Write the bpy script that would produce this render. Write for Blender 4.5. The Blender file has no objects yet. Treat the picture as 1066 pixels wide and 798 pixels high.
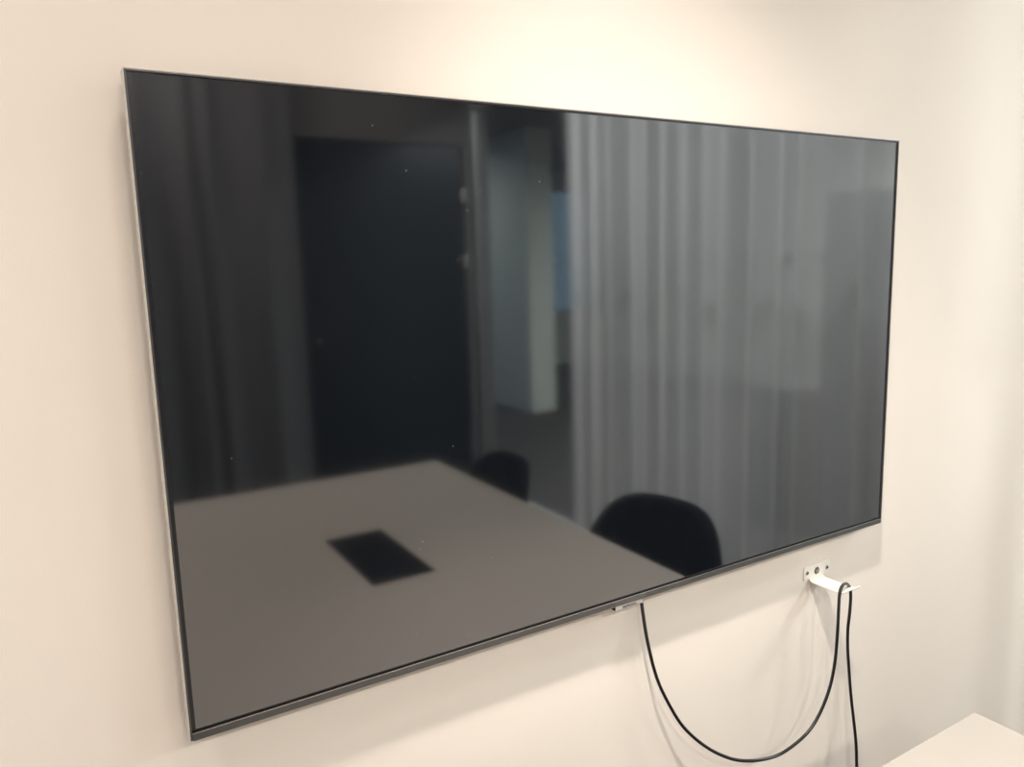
import bpy, bmesh, math, random
from mathutils import Vector, Matrix
random.seed(7)
S = bpy.context.scene
COL = S.collection

# ------------------------------------------------------------------ camera
cd = bpy.data.cameras.new('camera'); cam = bpy.data.objects.new('camera', cd); COL.objects.link(cam)
cd.sensor_fit = 'HORIZONTAL'; cd.sensor_width = 36.0; cd.lens = 800.0/1066.0*36.0; cd.clip_start = .01; cd.clip_end = 100
Rm = ((0.856089, 0.103204, -0.506419), (-0.516064, 0.117455, -0.848459), (-0.028083, 0.987701, 0.153812))
M4 = Matrix(Rm).to_4x4(); M4.translation = Vector((-0.0984, -0.9967, 1.6099)); cam.matrix_world = M4
S.camera = cam
# ------------------------------------------------------------------ colour management
S.view_settings.view_transform = 'Standard'; S.view_settings.look = 'None'
S.view_settings.exposure = 0.04; S.view_settings.gamma = 1.0; S.view_settings.use_curve_mapping = False
# ------------------------------------------------------------------ world: pale overcast daylight outside the office windows
W = bpy.data.worlds.new('world'); S.world = W; W.use_nodes = True
bg = W.node_tree.nodes['Background']; bg.inputs[0].default_value = (.50, .68, .92, 1); bg.inputs[1].default_value = 1.0
# ------------------------------------------------------------------ light settings (used by the lamp builders)
LAMP_W = ((15.0, 7.5, 1.0), (42.0, 38.0, 17.0))   # ceiling downlights, by row from the television wall; second row is added fill
LAMP_COL = (1.0, .925, .868)
AIM_W = 200.0           # spot added at the middle front lamp, for hook shadow and lower wall
OFFICE_W = 400.0
OFFICE_COL = (.98, .955, .97)

# ------------------------------------------------------------------ dimensions
WALL = .045            # television wall plane (room lies at y < WALL)
XL, XR, YB, ZC = -1.90, 2.52, -3.83, 3.20
TVW, TVH, TVTOP = 1.449, .826, 1.84
TZ = .74

# ------------------------------------------------------------------ materials
def new_mat(name):
    m = bpy.data.materials.new(name); m.use_nodes = True
    return m, m.node_tree, m.node_tree.nodes['Principled BSDF']
def mat(name, col, rough=.5, metal=0.0, spec=.5, noise=0.0, nscale=40, bump=0.0, bscale=300, ior=None):
    m, nt, b = new_mat(name)
    b.inputs['Base Color'].default_value = (*col, 1); b.inputs['Roughness'].default_value = rough
    b.inputs['Metallic'].default_value = metal; b.inputs['Specular IOR Level'].default_value = spec
    if ior: b.inputs['IOR'].default_value = ior
    tc = nt.nodes.new('ShaderNodeTexCoord')
    if noise:
        n = nt.nodes.new('ShaderNodeTexNoise'); n.inputs['Scale'].default_value = nscale; n.inputs['Detail'].default_value = 4
        r = nt.nodes.new('ShaderNodeValToRGB')
        a = tuple(max(0, c*(1-noise)) for c in col); z = tuple(min(1, c*(1+noise)) for c in col)
        r.color_ramp.elements[0].color = (*a, 1); r.color_ramp.elements[1].color = (*z, 1)
        r.color_ramp.elements[0].position = .3; r.color_ramp.elements[1].position = .7
        nt.links.new(tc.outputs['Object'], n.inputs['Vector']); nt.links.new(n.outputs['Fac'], r.inputs['Fac'])
        nt.links.new(r.outputs['Color'], b.inputs['Base Color'])
    if bump:
        n2 = nt.nodes.new('ShaderNodeTexNoise'); n2.inputs['Scale'].default_value = bscale; n2.inputs['Detail'].default_value = 2
        bp = nt.nodes.new('ShaderNodeBump'); bp.inputs['Strength'].default_value = bump; bp.inputs['Distance'].default_value = .001
        nt.links.new(tc.outputs['Object'], n2.inputs['Vector']); nt.links.new(n2.outputs['Fac'], bp.inputs['Height'])
        nt.links.new(bp.outputs['Normal'], b.inputs['Normal'])
    return m
M = {}
M['wall'] = mat('warm_white_paint', (.86, .785, .70), .75, spec=.25, noise=.012, nscale=3, bump=.10, bscale=220)
M['ceiling'] = mat('ceiling_paint', (.80, .77, .72), .9, spec=.1, noise=.01)
M['carpet'] = mat('dark_carpet', (.065, .061, .057), .95, spec=.05, noise=.3, nscale=120, bump=.6, bscale=400)
M['base'] = mat('grey_skirting', (.30, .29, .28), .5, noise=.02)
M['frame'] = mat('light_aluminium', (.55, .55, .55), .35, .4, noise=.02)
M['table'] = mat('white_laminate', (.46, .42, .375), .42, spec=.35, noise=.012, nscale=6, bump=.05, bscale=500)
M['tablemetal'] = mat('white_powder_coat', (.75, .73, .70), .4, noise=.02)
M['black'] = mat('black_plastic', (.004, .004, .005), .6, spec=.06, noise=.1)
M['fabric'] = mat('black_upholstery', (.006, .0065, .008), .95, spec=.03, noise=.3, nscale=150, bump=.4, bscale=700)
M['leg'] = mat('black_metal', (.01, .01, .011), .4, .6, noise=.1)
M['bezel'] = mat('titan_grey_bezel', (.11, .107, .105), .38, .55, spec=.4, noise=.04, nscale=90)
M['lip'] = mat('brushed_silver_edge', (.40, .38, .36), .25, .9, noise=.03, nscale=200)
M['edge'] = mat('satin_silver_side', (.60, .57, .53), .45, .3, noise=.04, nscale=120)
M['border'] = mat('black_glass_border', (.012, .0125, .0145), .30, spec=.5, noise=.05, ior=1.6)
M['gap'] = mat('black_gap', (.004, .004, .004), .7, spec=.1, noise=.1)
M['tab'] = mat('silver_logo_tab', (.50, .47, .43), .4, .35, noise=.02)
M['ink'] = mat('grey_lettering', (.02, .019, .018), .5, noise=.02)
M['tvback'] = mat('black_back_shell', (.015, .015, .016), .6, noise=.1)
M['hook'] = mat('white_enamel_hook', (.86, .82, .74), .38, noise=.01)
M['screw'] = mat('zinc_screw', (.46, .44, .41), .45, .3, noise=.05, nscale=400)
M['bolt'] = mat('dark_steel_bolt', (.10, .10, .105), .35, .8, noise=.1, nscale=400)
M['cable'] = mat('black_cable_jacket', (.007, .007, .008), .28, spec=.7, noise=.1)
M['door'] = mat('dark_navy_gloss_door', (.006, .010, .013), .28, spec=.35, noise=.08, nscale=2)
M['shaded_wall'] = mat('shaded_far_wall', (.085, .082, .08), .8, noise=.03)  # far wall: colour lowered to carry the dimness of that end
M['curtain_shaded'] = mat('shaded_curtain', (.105, .105, .108), .9, spec=.1, noise=.06, nscale=60, bump=.3, bscale=500)  # grey curtain, its missing backlight put into a darker colour
M['chrome'] = mat('chrome', (.8, .8, .8), .15, 1.0, noise=.02)
M['cabinet'] = mat('dark_grey_locker', (.03, .034, .042), .5, noise=.05)
M['office_white'] = mat('office_white_paint', (.50, .52, .475), .8, noise=.02)
M['office_ceiling'] = mat('office_grey_ceiling', (.16, .145, .135), .9, noise=.03)
M['dot'] = mat('dark_marking_film', (.03, .032, .035), .6, noise=.05)
M['emit'] = None

def emission(name, col, s):
    m = bpy.data.materials.new(name); m.use_nodes = True; nt = m.node_tree
    nt.nodes.remove(nt.nodes['Principled BSDF']); e = nt.nodes.new('ShaderNodeEmission')
    e.inputs[0].default_value = (*col, 1); e.inputs[1].default_value = s
    nt.links.new(e.outputs[0], nt.nodes['Material Output'].inputs[0]); return m

def screen_material():
    m, nt, b = new_mat('dark_screen_glass')
    b.inputs['IOR'].default_value = 2.45
    tc = nt.nodes.new('ShaderNodeTexCoord')
    # dust specks: sparse voronoi cells
    v = nt.nodes.new('ShaderNodeTexVoronoi'); v.inputs['Scale'].default_value = 26
    nt.links.new(tc.outputs['Object'], v.inputs['Vector'])
    lt = nt.nodes.new('ShaderNodeMath'); lt.operation = 'LESS_THAN'; lt.inputs[1].default_value = .026
    nt.links.new(v.outputs['Distance'], lt.inputs[0])
    sp = nt.nodes.new('ShaderNodeSeparateColor'); nt.links.new(v.outputs['Color'], sp.inputs[0])
    gt = nt.nodes.new('ShaderNodeMath'); gt.operation = 'GREATER_THAN'; gt.inputs[1].default_value = .25
    nt.links.new(sp.outputs[0], gt.inputs[0])
    mu = nt.nodes.new('ShaderNodeMath'); mu.operation = 'MULTIPLY'
    nt.links.new(lt.outputs[0], mu.inputs[0]); nt.links.new(gt.outputs[0], mu.inputs[1])
    mx = nt.nodes.new('ShaderNodeMix'); mx.data_type = 'RGBA'
    mx.inputs[6].default_value = (.005, .0065, .009, 1); mx.inputs[7].default_value = (.22, .22, .22, 1)
    nt.links.new(mu.outputs[0], mx.inputs[0]); nt.links.new(mx.outputs[2], b.inputs['Base Color'])
    # faint wipe smears change the gloss a little
    n = nt.nodes.new('ShaderNodeTexNoise'); n.inputs['Scale'].default_value = 5; n.inputs['Detail'].default_value = 5
    n.inputs['Distortion'].default_value = 1.5
    nt.links.new(tc.outputs['Object'], n.inputs['Vector'])
    mr = nt.nodes.new('ShaderNodeMapRange'); mr.inputs['To Min'].default_value = .045; mr.inputs['To Max'].default_value = .065
    nt.links.new(n.outputs['Fac'], mr.inputs['Value']); nt.links.new(mr.outputs[0], b.inputs['Roughness'])
    return m
M['screen'] = screen_material()

def glass_material():
    m, nt, b = new_mat('clear_partition_glass'); nt.nodes.remove(b)
    t = nt.nodes.new('ShaderNodeBsdfTransparent'); t.inputs[0].default_value = (.90, .94, .93, 1)
    g = nt.nodes.new('ShaderNodeBsdfGlossy'); g.inputs['Roughness'].default_value = .02
    lw = nt.nodes.new('ShaderNodeLayerWeight'); pw = nt.nodes.new('ShaderNodeMath'); pw.operation = 'POWER'; pw.inputs[1].default_value = 5
    fr = nt.nodes.new('ShaderNodeMath'); fr.operation = 'MULTIPLY_ADD'; fr.inputs[1].default_value = .9; fr.inputs[2].default_value = .04
    nt.links.new(lw.outputs['Facing'], pw.inputs[0]); nt.links.new(pw.outputs[0], fr.inputs[0])
    mx = nt.nodes.new('ShaderNodeMixShader')
    nt.links.new(fr.outputs[0], mx.inputs[0]); nt.links.new(t.outputs[0], mx.inputs[1]); nt.links.new(g.outputs[0], mx.inputs[2])
    nt.links.new(mx.outputs[0], nt.nodes['Material Output'].inputs[0]); return m
M['glass'] = glass_material()

def sheer_material():
    m, nt, b = new_mat('sheer_grey_curtain'); nt.nodes.remove(b)
    d = nt.nodes.new('ShaderNodeBsdfDiffuse'); d.inputs[0].default_value = (.70, .68, .66, 1)
    tl = nt.nodes.new('ShaderNodeBsdfTranslucent'); tl.inputs[0].default_value = (.70, .70, .71, 1)
    tr = nt.nodes.new('ShaderNodeBsdfTransparent'); tr.inputs[0].default_value = (1, 1, 1, 1)
    m1 = nt.nodes.new('ShaderNodeMixShader'); m1.inputs[0].default_value = .45
    nt.links.new(d.outputs[0], m1.inputs[1]); nt.links.new(tl.outputs[0], m1.inputs[2])
    tc = nt.nodes.new('ShaderNodeTexCoord'); n = nt.nodes.new('ShaderNodeTexNoise'); n.inputs['Scale'].default_value = 300
    nt.links.new(tc.outputs['Object'], n.inputs['Vector'])
    mr = nt.nodes.new('ShaderNodeMapRange'); mr.inputs['To Min'].default_value = .24; mr.inputs['To Max'].default_value = .42
    nt.links.new(n.outputs['Fac'], mr.inputs['Value'])
    lw = nt.nodes.new('ShaderNodeLayerWeight'); lw.inputs[0].default_value = .5      # cloth seen edge-on along a fold is denser
    iv = nt.nodes.new('ShaderNodeMath'); iv.operation = 'SUBTRACT'; iv.inputs[0].default_value = 1.3; nt.links.new(lw.outputs['Facing'], iv.inputs[1])
    dn = nt.nodes.new('ShaderNodeMath'); dn.operation = 'MULTIPLY'; nt.links.new(iv.outputs[0], dn.inputs[0]); nt.links.new(mr.outputs[0], dn.inputs[1])
    m2 = nt.nodes.new('ShaderNodeMixShader'); nt.links.new(dn.outputs[0], m2.inputs[0])
    nt.links.new(m1.outputs[0], m2.inputs[1]); nt.links.new(tr.outputs[0], m2.inputs[2])
    nt.links.new(m2.outputs[0], nt.nodes['Material Output'].inputs[0]); return m
M['sheer'] = sheer_material()

# ------------------------------------------------------------------ helpers
WL = {}                                    # world location of every parent
def link(name, bm, m, parent=None, smooth=False, bev=0.0, seg=2):
    """link a bmesh given in world (or parent-relative world) coordinates as ONE mesh object"""
    if parent is not None:
        bmesh.ops.translate(bm, verts=bm.verts, vec=-WL[parent.name])
    bmesh.ops.recalc_face_normals(bm, faces=bm.faces)
    me = bpy.data.meshes.new(name); bm.to_mesh(me); bm.free()
    if smooth:
        for p in me.polygons: p.use_smooth = True
    o = bpy.data.objects.new(name, me); COL.objects.link(o); me.materials.append(m)
    if parent is not None: o.parent = parent; WL[o.name] = WL[parent.name].copy()
    else: WL[o.name] = Vector((0, 0, 0))
    if bev:
        md = o.modifiers.new('bevel', 'BEVEL'); md.width = bev; md.segments = seg; md.limit_method = 'ANGLE'; md.angle_limit = math.radians(40)
    return o
def thing(name, loc, label, cat, group=None):
    o = bpy.data.objects.new(name, None); COL.objects.link(o); o.location = loc; o.empty_display_size = .1
    WL[o.name] = Vector(loc); tag(o, label, cat, group); return o
def tag(o, label, cat, group=None):
    o['label'] = label; o['category'] = cat
    if group: o['group'] = group
    return o
def struct(name, bm, m, **k):
    o = link(name, bm, m, **k); o['kind'] = 'structure'; return o
def box(bm, x0, x1, y0, y1, z0, z1):
    v = [bm.verts.new((x, y, z)) for x in (x0, x1) for y in (y0, y1) for z in (z0, z1)]
    for f in ((0, 1, 3, 2), (4, 6, 7, 5), (0, 4, 5, 1), (2, 3, 7, 6), (0, 2, 6, 4), (1, 5, 7, 3)):
        bm.faces.new([v[i] for i in f])
    return bm
def B(*a): return box(bmesh.new(), *a)
def cyl(bm, p, axis, r, h, n=24, r2=None):
    """cylinder from p along axis, length h"""
    a = Vector(axis).normalized(); q = a.to_track_quat('Z', 'Y').to_matrix().to_4x4()
    q.translation = Vector(p) + a*h/2
    bmesh.ops.create_cone(bm, cap_ends=True, segments=n, radius1=r, radius2=r if r2 is None else r2, depth=h, matrix=q)
    return bm
def catmull(P, n=8):
    P = [Vector(p) for p in P]; out = []
    for i in range(len(P)-1):
        a, b, c, d = P[max(i-1, 0)], P[i], P[i+1], P[min(i+2, len(P)-1)]
        for k in range(n):
            t = k/n
            out.append(.5*((2*b)+(c-a)*t+(2*a-5*b+4*c-d)*t*t+(3*b-a-3*c+d)*t**3))
    out.append(P[-1]); return out
def tube(bm, pts, r, n=10):
    prev = None; up = None; rings = []
    for i, p in enumerate(pts):
        t = (pts[min(i+1, len(pts)-1)]-pts[max(i-1, 0)]).normalized()
        if up is None: up = t.orthogonal().normalized()
        up = (up-t*up.dot(t)).normalized(); s = t.cross(up)
        rings.append([bm.verts.new(p+r*(math.cos(2*math.pi*k/n)*up+math.sin(2*math.pi*k/n)*s)) for k in range(n)])
    for a, b in zip(rings, rings[1:]):
        for k in range(n): bm.faces.new((a[k], a[(k+1) % n], b[(k+1) % n], b[k]))
    bm.faces.new(rings[0][::-1]); bm.faces.new(rings[-1]); return bm
def prism(bm, poly, fn, d):
    """extrude polygon: poly of (u,v); fn(u,v,w) -> point; w from 0 to d"""
    a = [bm.verts.new(fn(u, v, 0)) for u, v in poly]; b = [bm.verts.new(fn(u, v, d)) for u, v in poly]
    bm.faces.new(a); bm.faces.new(b[::-1]); n = len(poly)
    for i in range(n): bm.faces.new((a[i], b[i], b[(i+1) % n], a[(i+1) % n]))
    return bm
def rrect(x0, x1, y0, y1, r, n=5):
    P = []
    for cx, cy, a0 in ((x1-r, y1-r, 0), (x0+r, y1-r, 90), (x0+r, y0+r, 180), (x1-r, y0+r, 270)):
        for k in range(n+1):
            a = math.radians(a0+90*k/n); P.append((cx+r*math.cos(a), cy+r*math.sin(a)))
    return P

# ------------------------------------------------------------------ room shell
struct('wall_front', B(XL-.1, XR+.12, WALL, WALL+.12, 0, ZC), M['wall'])
struct('wall_left', B(XL-.12, XL, YB-.1, WALL, 0, ZC), M['wall'])
struct('wall_back', B(XL, XR+.12, YB-.12, YB, 0, ZC), M['shaded_wall'])
struct('floor', B(XL-.12, 7.6, -9.2, WALL+.12, -.1, 0), M['carpet'])
struct('ceiling', B(XL-.12, XR+.12, YB-.12, WALL+.12, ZC, ZC+.1), M['ceiling'])
struct('baseboard_front', B(XL, XR, WALL-.012, WALL, 0, .07), M['base'], bev=.003)
struct('baseboard_left', B(XL, XL+.012, YB, WALL-.012, 0, .07), M['base'], bev=.003)
# office beyond the glass
struct('ceiling_office', B(XR+.12, 7.6, -9.2, WALL+.12, 3.0, 3.1), M['office_ceiling'])
struct('wall_office_right', B(7.5, 7.62, -9.2, WALL+.12, 0, 3.2), M['office_white'])
struct('wall_office_front', B(XR+.12, 7.5, WALL, WALL+.12, 0, 3.2), M['office_white'])
struct('wall_corridor', B(4.30, 4.61, -9.0, -5.95, 0, 3.0), M['office_white'])
bm = bmesh.new()
box(bm, XR+.12, 4.6, -9.2, -9.08, 0, 3.2); box(bm, 4.6, 7.5, -9.2, -9.08, 0, .8); box(bm, 4.6, 7.5, -9.2, -9.08, 2.75, 3.2)
struct('wall_office_back', bm, M['office_white'])
w2 = struct('window_2', bmesh.ops and (lambda b: [box(b, 4.6, 7.5, -9.18, -9.10, .8, .86), box(b, 4.6, 7.5, -9.18, -9.10, 2.69, 2.75)] and b)(bmesh.new()), M['frame'])
for x in (4.6, 5.55, 6.5, 7.44): link('mullion', B(x, x+.06, -9.18, -9.10, .86, 2.69), M['frame'], w2)
for x in (4.66, 5.61, 6.56): link('pane', B(x, x+.89, -9.145, -9.139, .86, 2.69), M['glass'], w2)

# glass partition on the right side of the room
ZG = 2.66
w1 = struct('window_1', (lambda b: [box(b, XR-.015, XR+.035, YB, WALL, 0, .02), box(b, XR-.03, XR+.05, YB, WALL, ZG, ZC)] and b)(bmesh.new()), M['frame'], bev=.004)
posts = [YB, -2.62, -1.30, .015]
for y in (YB, .02): link('mullion', B(XR-.01, XR+.025, y, y+.02, .02, ZG), mat('grey_steel_post', (.22, .22, .21), .4, .5, noise=.03), w1, bev=.004)
for a, b in zip(posts, posts[1:]):
    p = link('pane', B(XR+.006, XR+.014, a+(.025 if a == YB else .003), b, .02, ZG), M['glass'], w1)
    n = 7; st = (b-a-.06)/n
    for k in range(n):
        if a < -3: continue
        link('marking_dot', cyl(bmesh.new(), (XR+.004, a+.06+st*(k+.5), 1.595), (-1, 0, 0), .03, .0015, 24), M['dot'], p)
# dark door with its frame in the back wall
d1 = struct('door_1', B(1.27, 2.40, YB, YB+.045, .012, 2.40), M['door'], bev=.003)
bm = bmesh.new(); cyl(bm, (1.345, YB+.045, 1.06), (0, 1, 0), .024, .008); cyl(bm, (1.345, YB+.052, 1.06), (0, 1, 0), .009, .045)
cyl(bm, (1.345, YB+.092, 1.06), (1, 0, 0), .009, .12)
link('door_handle', bm, M['leg'], d1, smooth=False)
link('lock_cylinder', cyl(bmesh.new(), (1.345, YB+.045, 1.16), (0, 1, 0), .011, .010), M['chrome'], d1)
for z in (.3, 1.59, 2.03): link('hinge', cyl(bmesh.new(), (2.406, YB+.055, z), (0, 0, 1), .013, .10), M['chrome'], d1)
bm = bmesh.new(); box(bm, 1.22, 1.265, YB, YB+.06, 0, 2.45); box(bm, 2.412, 2.46, YB, YB+.06, 0, 2.45); box(bm, 1.265, 2.412, YB, YB+.06, 2.405, 2.45)
struct('trim_1', bm, M['shaded_wall'], bev=.003)

# ------------------------------------------------------------------ curtains
def curtain(name, fn, u0, u1, z0, z1, folds, m, amp=.045, label='', cat='curtain', seed=1):
    rnd = random.Random(seed); bm = bmesh.new(); nu = folds*14; nz = 10
    ph = [rnd.uniform(.6, 1.35) for _ in range(folds+2)]; off = [rnd.uniform(-.35, .35) for _ in range(folds+2)]
    rows = []
    for j in range(nz+1):
        z = z0+(z1-z0)*j/nz; row = []
        for i in range(nu+1):
            t = i/nu*folds; k = int(min(t, folds-1)); f = t-k
            a = amp*(ph[k]*(1-f)+ph[k+1]*f)*(1-.25*j/nz)
            tw = t+.28*math.sin(1.9*t+seed)+.16*math.sin(4.3*t+2*seed)
            s = math.sin(2*math.pi*tw+off[k]*(1-f)+off[k+1]*f+.12*math.sin(j*.7+k))
            w = a*(s+.15*math.sin(4*math.pi*tw+1))
            row.append(bm.verts.new(fn(u0+(u1-u0)*i/nu+.25*a*math.cos(2*math.pi*tw), w, z)))
        rows.append(row)
    for a, b in zip(rows, rows[1:]):
        for i in range(nu): bm.faces.new((a[i], a[i+1], b[i+1], b[i]))
    return bm
CX = XR-.12
t = thing('sheer_curtain', (CX, -1.1, 0), 'light grey sheer curtain drawn along the glass partition, mirrored on right half of screen', 'curtain')
link('curtain_cloth', curtain('c', lambda u, w, z: (CX+w, u, z), -2.56, .03,   .03, ZC-.03, 15, M['sheer'], amp=.050, seed=3), M['sheer'], t, smooth=True)
link('curtain_rail', B(CX-.02, CX+.02, -2.6, .05, ZC-.03, ZC-.001), M['frame'], t, bev=.003)
CY = YB+.16
t = thing('shaded_curtain', (0, CY, 0), 'grey curtain hanging at the back wall, colour darkened for the dim light there, mirrored on left edge of screen', 'curtain')
link('curtain_cloth', curtain('c', lambda u, w, z: (u, CY+w, z), XL+.06, 1.23, .03, ZC-.03, 13, M['curtain_shaded'], amp=.032, seed=5), M['curtain_shaded'], t, smooth=True)
link('curtain_rail', B(XL+.03, 1.3, CY-.02, CY+.02, ZC-.03, ZC-.001), M['frame'], t, bev=.003)

# ------------------------------------------------------------------ ceiling lamps
def downlight(x, y, watts, z, col, label, group, r=.055, spread=170, aim=None):
    t = thing('ceiling_downlight', (x, y, z), label, 'lamp', group)
    bm = bmesh.new(); n = 32
    for k in range(n):
        a, b = 2*math.pi*k/n, 2*math.pi*(k+1)/n
        def q(rr, ang, zz): return bm.verts.new((x+rr*math.cos(ang), y+rr*math.sin(ang), z+zz))
        prof = [(r+.022, 0), (r+.02, -.006), (r+.002, -.008), (r, -.001)]
        for (r1, z1), (r2, z2) in zip(prof, prof[1:]):
            bm.faces.new((q(r1, a, z1), q(r1, b, z1), q(r2, b, z2), q(r2, a, z2)))
    bmesh.ops.remove_doubles(bm, verts=bm.verts, dist=1e-5)
    link('trim_ring', bm, M['tablemetal'], t, smooth=True)
    link('diffuser', cyl(bmesh.new(), (x, y, z-.001), (0, 0, -1), r, .002, 32), emission('lamp_diffuser', col, 6), t)
    L = bpy.data.lights.new('lamp_light', 'AREA'); L.shape = 'DISK'; L.size = 2*r; L.energy = watts; L.color = col; L.spread = math.radians(spread)
    lo = bpy.data.objects.new('lamp_light', L); COL.objects.link(lo); lo.parent = t; lo.location = (0, 0, -.012)
    if aim:                                        # spot added to brighten the wall below the television
        L = bpy.data.lights.new('fill_spot', 'SPOT'); L.energy = AIM_W; L.color = col; L.shadow_soft_size = .05
        L.spot_size = math.radians(54); L.spot_blend = 1.0
        lo = bpy.data.objects.new('fill_spot', L); COL.objects.link(lo); lo.parent = t; lo.location = (0, 0, -.07)
        lo.rotation_euler = (Vector(aim)-Vector((x, y, z-.07))).to_track_quat('-Z', 'Y').to_euler()
        cyl_bm = cyl(bmesh.new(), (x, y, z-.002), (0, 0, -1), .05, .05, 24); link('fill_spot_body', cyl_bm, M['tablemetal'], t)
for i, (x, s) in enumerate(((-1.25, 'left'), (.25, 'middle'), (1.77, 'right'))):
    for k, (y, q) in enumerate(((-.72, 'row nearest the television wall'), (-3.1, 'unseen fill row added nearest the back wall'))):  # back row added to light the television wall from the front
        downlight(x, y, LAMP_W[k][i], ZC, LAMP_COL, 'round ceiling downlight, %s one of the %s' % (s, q), 'round ceiling downlights in the meeting room', r=.11, spread=(120, 170)[k], aim=(1.12, -.16, .72) if (i, k) == (1, 0) else None)
for x, y, f, s in ((3.45, -1.1, .40, 'nearest the television wall'), (3.45, -2.5, .40, 'second from the television wall'), (3.1, -7.1, .16, 'beside the corridor wall'), (5.8, -3.0, .9, 'farthest from the glass')):  # unseen lamps added to backlight the curtain and brighten the office walls
    downlight(x, y, OFFICE_W*f, 3.0, OFFICE_COL, 'unseen round lamp added beyond the glass partition to light curtain and office, '+s, None, r=.25)

# ------------------------------------------------------------------ television
tv = thing('television', (TVW/2, WALL, TVTOP-TVH), 'large black flat television mounted on the cream wall', 'television')
zb, zt = TVTOP-TVH, TVTOP
# outer metal frame: side band 18 mm deep all round (hollow ring)
def ring(x0, x1, z0, z1, t, y0, y1, tb=None, tt=None):
    tb = t if tb is None else tb; tt = t if tt is None else tt; bm = bmesh.new()
    o = [(x0, z0), (x1, z0), (x1, z1), (x0, z1)]; i = [(x0+t, z0+tb), (x1-t, z0+tb), (x1-t, z1-tt), (x0+t, z1-tt)]
    V = lambda P, y: [bm.verts.new((x, y, z)) for x, z in P]
    of, inf, ob, ib = V(o, y0), V(i, y0), V(o, y1), V(i, y1)
    for k in range(4):
        l = (k+1) % 4
        bm.faces.new((of[k], of[l], inf[l], inf[k])); bm.faces.new((of[k], ob[k], ob[l], of[l]))
        bm.faces.new((inf[k], inf[l], ib[l], ib[k])); bm.faces.new((ob[k], ib[k], ib[l], ob[l]))
    return bm
link('side_band', ring(0, TVW, zb, zt, .0012, -.0002, .022), M['edge'], tv, bev=.0006)
link('front_bezel', ring(.0012, TVW-.0012, zb+.0012, zt-.0012, .0023, 0, .0025, .0023), M['bezel'], tv, bev=.0006)
# bottom strip with bright lip, dark gap above it
strip = link('bottom_strip', B(.0035, TVW-.0035, -.0005, .006, zb+.0005, zb+.0105), M['bezel'], tv, bev=.0008)
link('strip_lip', B(.0035, TVW-.0035, -.0009, .003, zb+.0105, zb+.0118), M['lip'], strip)
link('dark_gap', B(.0035, TVW-.0035, .0015, .006, zb+.0118, zb+.0136), M['gap'], strip)
# glass: border + active area
gx0, gx1, gz0, gz1 = .0035, TVW-.0035, zb+.0136, zt-.0035
link('screen_border', ring(gx0, gx1, gz0, gz1, .0050, .0022, .006, .0012, .0015), M['border'], tv)
link('screen', B(gx0+.0050, gx1-.0050, .0024, .006, gz0+.0012, gz1-.0015), M['screen'], tv)
# rear shell
bm = bmesh.new(); box(bm, .006, TVW-.006, .010, .022, zb+.006, zt-.006)
link('back_panel', bm, M['tvback'], tv)
bm = bmesh.new()
a = [bm.verts.new(v) for v in ((.10, .022, zb+.03), (TVW-.10, .022, zb+.03), (TVW-.10, .022, zt-.16), (.10, .022, zt-.16))]
b = [bm.verts.new(v) for v in ((.16, .034, zb+.06), (TVW-.16, .034, zb+.06), (TVW-.16, .034, zt-.24), (.16, .034, zt-.24))]
bm.faces.new(a); bm.faces.new(b)
for k in range(4): bm.faces.new((a[k], a[(k+1) % 4], b[(k+1) % 4], b[k]))
link('rear_housing', bm, M['tvback'], tv, bev=.004)
bm = bmesh.new(); box(bm, .42, 1.03, .039, WALL, zb+.42, zb+.50); box(bm, .50, .53, .034, .040, zb+.10, zb+.58); box(bm, .92, .95, .034, .040, zb+.10, zb+.58)
link('wall_bracket', bm, M['black'], tv)
# logo tab hanging from the strip
x0, x1 = .6935, .7555
tab = link('logo_tab', B(x0, x1, -.0002, .006, zb-.0074, zb+.0006), M['tab'], tv, bev=.0006)
link('tab_left_side', B(x0-.0006, x0, .0002, .012, zb-.007, zb), M['black'], tab)  # black left side face of the tab
link('tab_cover', B(x0-.002, x1+.006, -.0008, .002, zb+.0008, zb+.0102), mat('grey_strip_insert', (.13, .128, .125), .38, .5, noise=.04), tab, bev=.0004)
cu = bpy.data.curves.new('lettering', 'FONT'); cu.body = 'SAMSUNG'; cu.size = .0062; cu.align_x = 'CENTER'; cu.align_y = 'CENTER'; cu.extrude = .0003; cu.space_character = 1.05
to = bpy.data.objects.new('lettering', cu); COL.objects.link(to)
bpy.context.view_layer.update()
me = bpy.data.meshes.new_from_object(to.evaluated_get(bpy.context.evaluated_depsgraph_get()))
bpy.data.objects.remove(to); bpy.data.curves.remove(cu)
me.materials.clear(); me.materials.append(M['ink'])
xs = [v.co.x for v in me.vertices]; sc = .031/(max(xs)-min(xs))
me.transform(Matrix.Translation(Vector((TVW/2, -.0004, zb-.0036))-WL[tab.name]) @ Matrix.Rotation(math.radians(90), 4, 'X') @ Matrix.Diagonal((sc, 1.0, 1, 1)))
lo = bpy.data.objects.new('brand_lettering', me); COL.objects.link(lo); lo.parent = tab

# ------------------------------------------------------------------ white wall hook
hk = thing('wall_hook', (1.288, WALL, .926), 'white metal hook screwed to the wall right below the television', 'hook')
bm = prism(bmesh.new(), rrect(1.2455, 1.3315, .9110, .9420, .006), lambda u, v, w: (u, WALL-w, v), .0028)
plate = link('hook_plate', bm, M['hook'], hk, bev=.0006)
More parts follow.
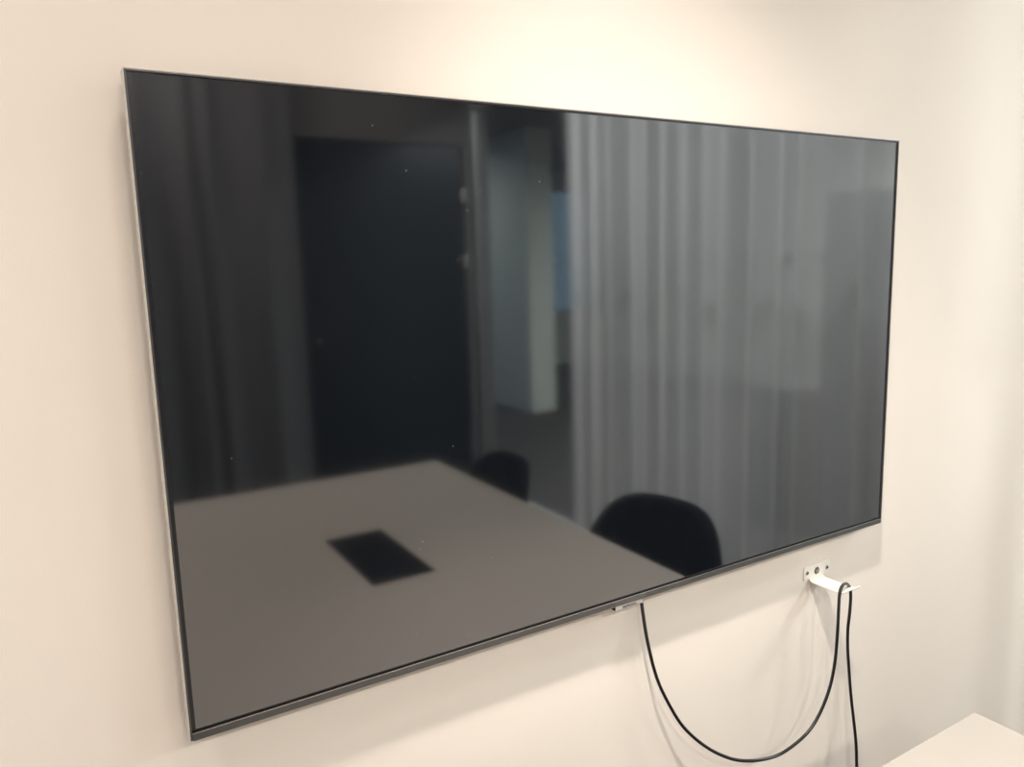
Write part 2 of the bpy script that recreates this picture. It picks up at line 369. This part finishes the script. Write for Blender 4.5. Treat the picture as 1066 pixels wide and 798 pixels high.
# arm: bent strip from the plate's lower edge, out and up at the end
prof = [(WALL-.0014, .9165), (WALL-.0022, .9098), (WALL-.006, .9061), (.030, .9059), (.01, .9059), (-.02, .9059), (-.0360, .9061), (-.0382, .9075), (-.0396, .9106)]
bm = bmesh.new(); th = .0024; top = []; bot = []
for i, (y, z) in enumerate(prof):
    hw0, hw1 = 1.2645, 1.3110
    if i >= 6: hw1 = 1.3160 if i == 6 else 1.3225
    a = Vector((0, prof[min(i+1, 8)][0]-prof[max(i-1, 0)][0], prof[min(i+1, 8)][1]-prof[max(i-1, 0)][1])).normalized()
    nrm = Vector((0, a.z, -a.y)); 
    if nrm.z < 0 and i not in (0,): nrm = -nrm if nrm.z < -.2 else nrm
    top.append([bm.verts.new((x, y, z)+Vector((0, 0, 0)) if False else Vector((x, y, z))+nrm*th/2) for x in (hw0, hw1)])
    bot.append([bm.verts.new(Vector((x, y, z))-nrm*th/2) for x in (hw0, hw1)])
for i in range(len(prof)-1):
    bm.faces.new((top[i][0], top[i][1], top[i+1][1], top[i+1][0])); bm.faces.new((bot[i][0], bot[i+1][0], bot[i+1][1], bot[i][1]))
    bm.faces.new((top[i][0], top[i+1][0], bot[i+1][0], bot[i][0])); bm.faces.new((top[i][1], bot[i][1], bot[i+1][1], top[i+1][1]))
bm.faces.new((top[0][0], bot[0][0], bot[0][1], top[0][1])); bm.faces.new((top[-1][0], top[-1][1], bot[-1][1], bot[-1][0]))
link('hook_arm', bm, M['hook'], hk, bev=.0005)
def screw(x, z, r, m, name):
    bm = bmesh.new(); cyl(bm, (x, WALL-.0026, z), (0, -1, 0), r, .0016, 24, r*.8)
    o = link(name, bm, m, hk)
    b2 = bmesh.new(); y0, y1 = WALL-.0048, WALL-.0040
    box(b2, x-r*.62, x+r*.62, y0, y1, z-r*.14, z+r*.14); box(b2, x-r*.14, x+r*.14, y0, y1, z-r*.62, z+r*.62)
    b2.transform(Matrix.Translation((x, 0, z)) @ Matrix.Rotation(math.radians(25), 4, 'Y') @ Matrix.Translation((-x, 0, -z)))
    link('screw_slot', b2, M['black'] if m is M['screw'] else M['screw'], o)
screw(1.2560, .9270, .0050, M['screw'], 'screw'); screw(1.3220, .9256, .0050, M['screw'], 'screw')
screw(1.2880, .9258, .0085, M['bolt'], 'centre_bolt')

# ------------------------------------------------------------------ power cable
P = [(.7780, .036, 1.06), (.7782, .034, 1.02), (.7787, .032, .9977), (.7792, .03, .9796), (.7875, .025, .9133), (.8041, .02, .8415), (.8284, .015, .7833), (.8659, .01, .7191),
     (.9181, .003, .6631), (.9707, -.003, .6238), (1.0149, -.008, .6023), (1.066, -.013, .5887), (1.1184, -.018, .5869), (1.1807, -.023, .6062), (1.2187, -.026, .6387),
     (1.2453, -.03, .6917), (1.257, -.033, .7511), (1.2598, -.0345, .8165), (1.2600, -.035, .8599), (1.2603, -.035, .8936), (1.2625, -.0345, .9085), (1.2690, -.033, .9178),
     (1.279, -.031, .9215), (1.291, -.0285, .9195), (1.303, -.0255, .9125), (1.3125, -.0235, .9026), (1.3155, -.0235, .8866), (1.3155, -.0235, .8626), (1.314, -.0231, .8359),
     (1.3145, -.0208, .8061), (1.315, -.0221, .7619), (1.317, -.0267, .7072), (1.321, -.031, .6513), (1.326, -.0358, .5994), (1.33, -.0406, .5499), (1.332, -.0432, .5041),
     (1.333, -.043, .4468), (1.333, -.03, .25), (1.33, .018, .10)]
tag(link('power_cable', tube(bmesh.new(), catmull(P, 8), .0033, 12), M['cable'], smooth=True),
    'thin black cable looping from under the television over the white hook', 'cable')

# ------------------------------------------------------------------ meeting table
TX0, TX1, TY0, TY1 = .045, 1.336, -2.09, -.281
tb = thing('meeting_table', ((TX0+TX1)/2, (TY0+TY1)/2, 0), 'large white rectangular meeting table below the television', 'table')
hx0, hx1, hy0, hy1 = .592, .786, -1.372, -.935
bm = bmesh.new()
def slab(z): return ([bm.verts.new((x, y, z)) for x, y in ((TX0, TY0), (TX1, TY0), (TX1, TY1), (TX0, TY1))], [bm.verts.new((x, y, z)) for x, y in ((hx0, hy0), (hx1, hy0), (hx1, hy1), (hx0, hy1))])
(o1, i1), (o2, i2) = slab(TZ), slab(TZ-.025)
for k in range(4):
    l = (k+1) % 4
    bm.faces.new((o1[k], o1[l], i1[l], i1[k])); bm.faces.new((o2[k], i2[k], i2[l], o2[l]))
    bm.faces.new((o1[k], o2[k], o2[l], o1[l])); bm.faces.new((i1[k], i1[l], i2[l], i2[k]))
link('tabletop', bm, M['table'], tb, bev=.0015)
# cable hatch: tray with lid set into the cut-out
bm = bmesh.new(); box(bm, hx0+.001, hx1-.001, hy0+.001, hy1-.001, TZ-.07, TZ-.010)
hatch = link('cable_tray', bm, M['black'], tb, bev=.002)
link('hatch_lid', B(hx0+.004, hx1-.004, hy0+.004, hy1-.03, TZ-.008, TZ-.001), M['black'], hatch, bev=.001)
for x in (TX0+.06, TX1-.11):
    for y in (TY0+.06, TY1-.11):
        bm = B(x, x+.05, y, y+.05, 0, TZ-.06); link('leg', bm, M['tablemetal'], tb, bev=.003)
bm = bmesh.new()
for y in (TY0+.065, TY1-.105): box(bm, TX0+.06, TX1-.06, y, y+.04, TZ-.06, TZ-.025)
for x in (TX0+.065, TX1-.105): box(bm, x, x+.04, TY0+.105, TY1-.105, TZ-.06, TZ-.025)
link('underframe', bm, M['tablemetal'], tb)

# ------------------------------------------------------------------ chairs (shell back with stitched channels)
def chair(loc, rot, label):
    t = thing('meeting_chair', (0, 0, 0), label, 'chair', 'black upholstered chairs along the right side of the table')
    # local frame: faces +X, width along Y
    def back(u, v, s):           # u -1..1, v 0..1, s = 0 front / 1 rear
        hw = .278*(1-.04*v)
        zt = .832
        ang = u*1.0
        # rounded top corners
        e = abs(u)**3.8
        z = .44+(zt-.44)*v*(1-.52*e)
        y = hw*math.sin(ang)/math.sin(1.0)
        x = -.23-.05*v+(.12+.02*(1-v))*(1-math.cos(ang))/(1-math.cos(1.0))*1.0
        th = .055*(1-.35*v)
        ch = .006*abs(math.sin(u*math.pi*3.5)) if s == 0 else 0
        if s == 0: return Vector((x+ch, y*(1-.06), z-.006*v))
        return Vector((x-th*math.cos(ang), y*1.0+th*.4*math.sin(ang), z))
    bm = bmesh.new(); nu, nv = 56, 18; g = {}
    for s in (0, 1):
        for i in range(nu+1):
            for j in range(nv+1): g[s, i, j] = bm.verts.new(back(-1+2*i/nu, j/nv, s))
        for i in range(nu):
            for j in range(nv):
                q = (g[s, i, j], g[s, i+1, j], g[s, i+1, j+1], g[s, i, j+1]); bm.faces.new(q if s else q[::-1])
    for i in range(nu):
        bm.faces.new((g[0, i, 0], g[0, i+1, 0], g[1, i+1, 0], g[1, i, 0])); bm.faces.new((g[0, i, nv], g[1, i, nv], g[1, i+1, nv], g[0, i+1, nv]))
    for j in range(nv):
        bm.faces.new((g[0, 0, j], g[1, 0, j], g[1, 0, j+1], g[0, 0, j+1])); bm.faces.new((g[0, nu, j], g[0, nu, j+1], g[1, nu, j+1], g[1, nu, j]))
    o = link('backrest', bm, M['fabric'], t, smooth=True)
    md = o.modifiers.new('bevel', 'BEVEL'); md.width = .014; md.segments = 3; md.limit_method = 'ANGLE'; md.angle_limit = math.radians(50)
    # seat cushion
    bm = bmesh.new(); P = rrect(-.22, .24, -.235, .235, .09, 8); n = len(P); rings = []
    for z, f in ((.385, .93), (.395, .98), (.43, 1.0), (.462, .985), (.475, .93), (.480, .7)):
        rings.append([bm.verts.new((u*f+.01*(1-f), v*f, z)) for u, v in P])
    for a, b in zip(rings, rings[1:]):
        for k in range(n): bm.faces.new((a[k], a[(k+1) % n], b[(k+1) % n], b[k]))
    bm.faces.new(rings[0][::-1]); bm.faces.new(rings[-1])
    link('seat', bm, M['fabric'], t, smooth=True)
    bm = bmesh.new(); box(bm, -.20, .18, -.18, .18, .362, .386); link('seat_frame', bm, M['leg'], t, bev=.004)
    for x, sx in ((-.16, -.06), (.15, .05)):
        for y, sy in ((-.15, -.05), (.15, .05)):
            bm = bmesh.new(); a = Vector((x, y, .365)); b = Vector((x+sx, y+sy, 0))
            tube(bm, [b, b.lerp(a, .5), a], .011, 12); link('leg', bm, M['leg'], t, smooth=True)
    t.location = loc; t.rotation_euler = (0, 0, rot); return t
chair((1.30, -.775, 0), math.radians(180-12), 'black upholstered chair near the television wall, mirrored large at lower right of screen')
chair((1.185, -1.66, 0), math.radians(180+3), 'black upholstered chair farther along the table, mirrored small at screen centre beside table edge')

# ------------------------------------------------------------------ lockers in the office, seen dimly through the sheer curtain
def locker(x, y, wy, h, label):
    t = thing('office_locker', (x, y, 0), label, 'cabinet')
    link('cabinet_body', B(x-.2, x+.2, y-wy/2, y+wy/2, .0, h), M['cabinet'], t, bev=.004)
    link('cabinet_door', B(x-.222, x-.201, y-wy/2+.004, y+wy/2-.004, .03, h-.01), M['cabinet'], t, bev=.002)
    link('handle', B(x-.235, x-.222, y-.01, y+.01, h*.5, h*.5+.12), M['chrome'], t, bev=.002)
locker(3.72, -1.615, .21, 1.94, 'tall narrow grey office locker behind the sheer curtain, mirrored at far right of screen')
locker(3.72, -2.03, .40, .85, 'low grey office cabinet behind the sheer curtain, beside the tall locker')
locker(3.72, -1.36, .26, 1.02, 'medium-height grey office cabinet behind the sheer curtain, nearest the television wall')
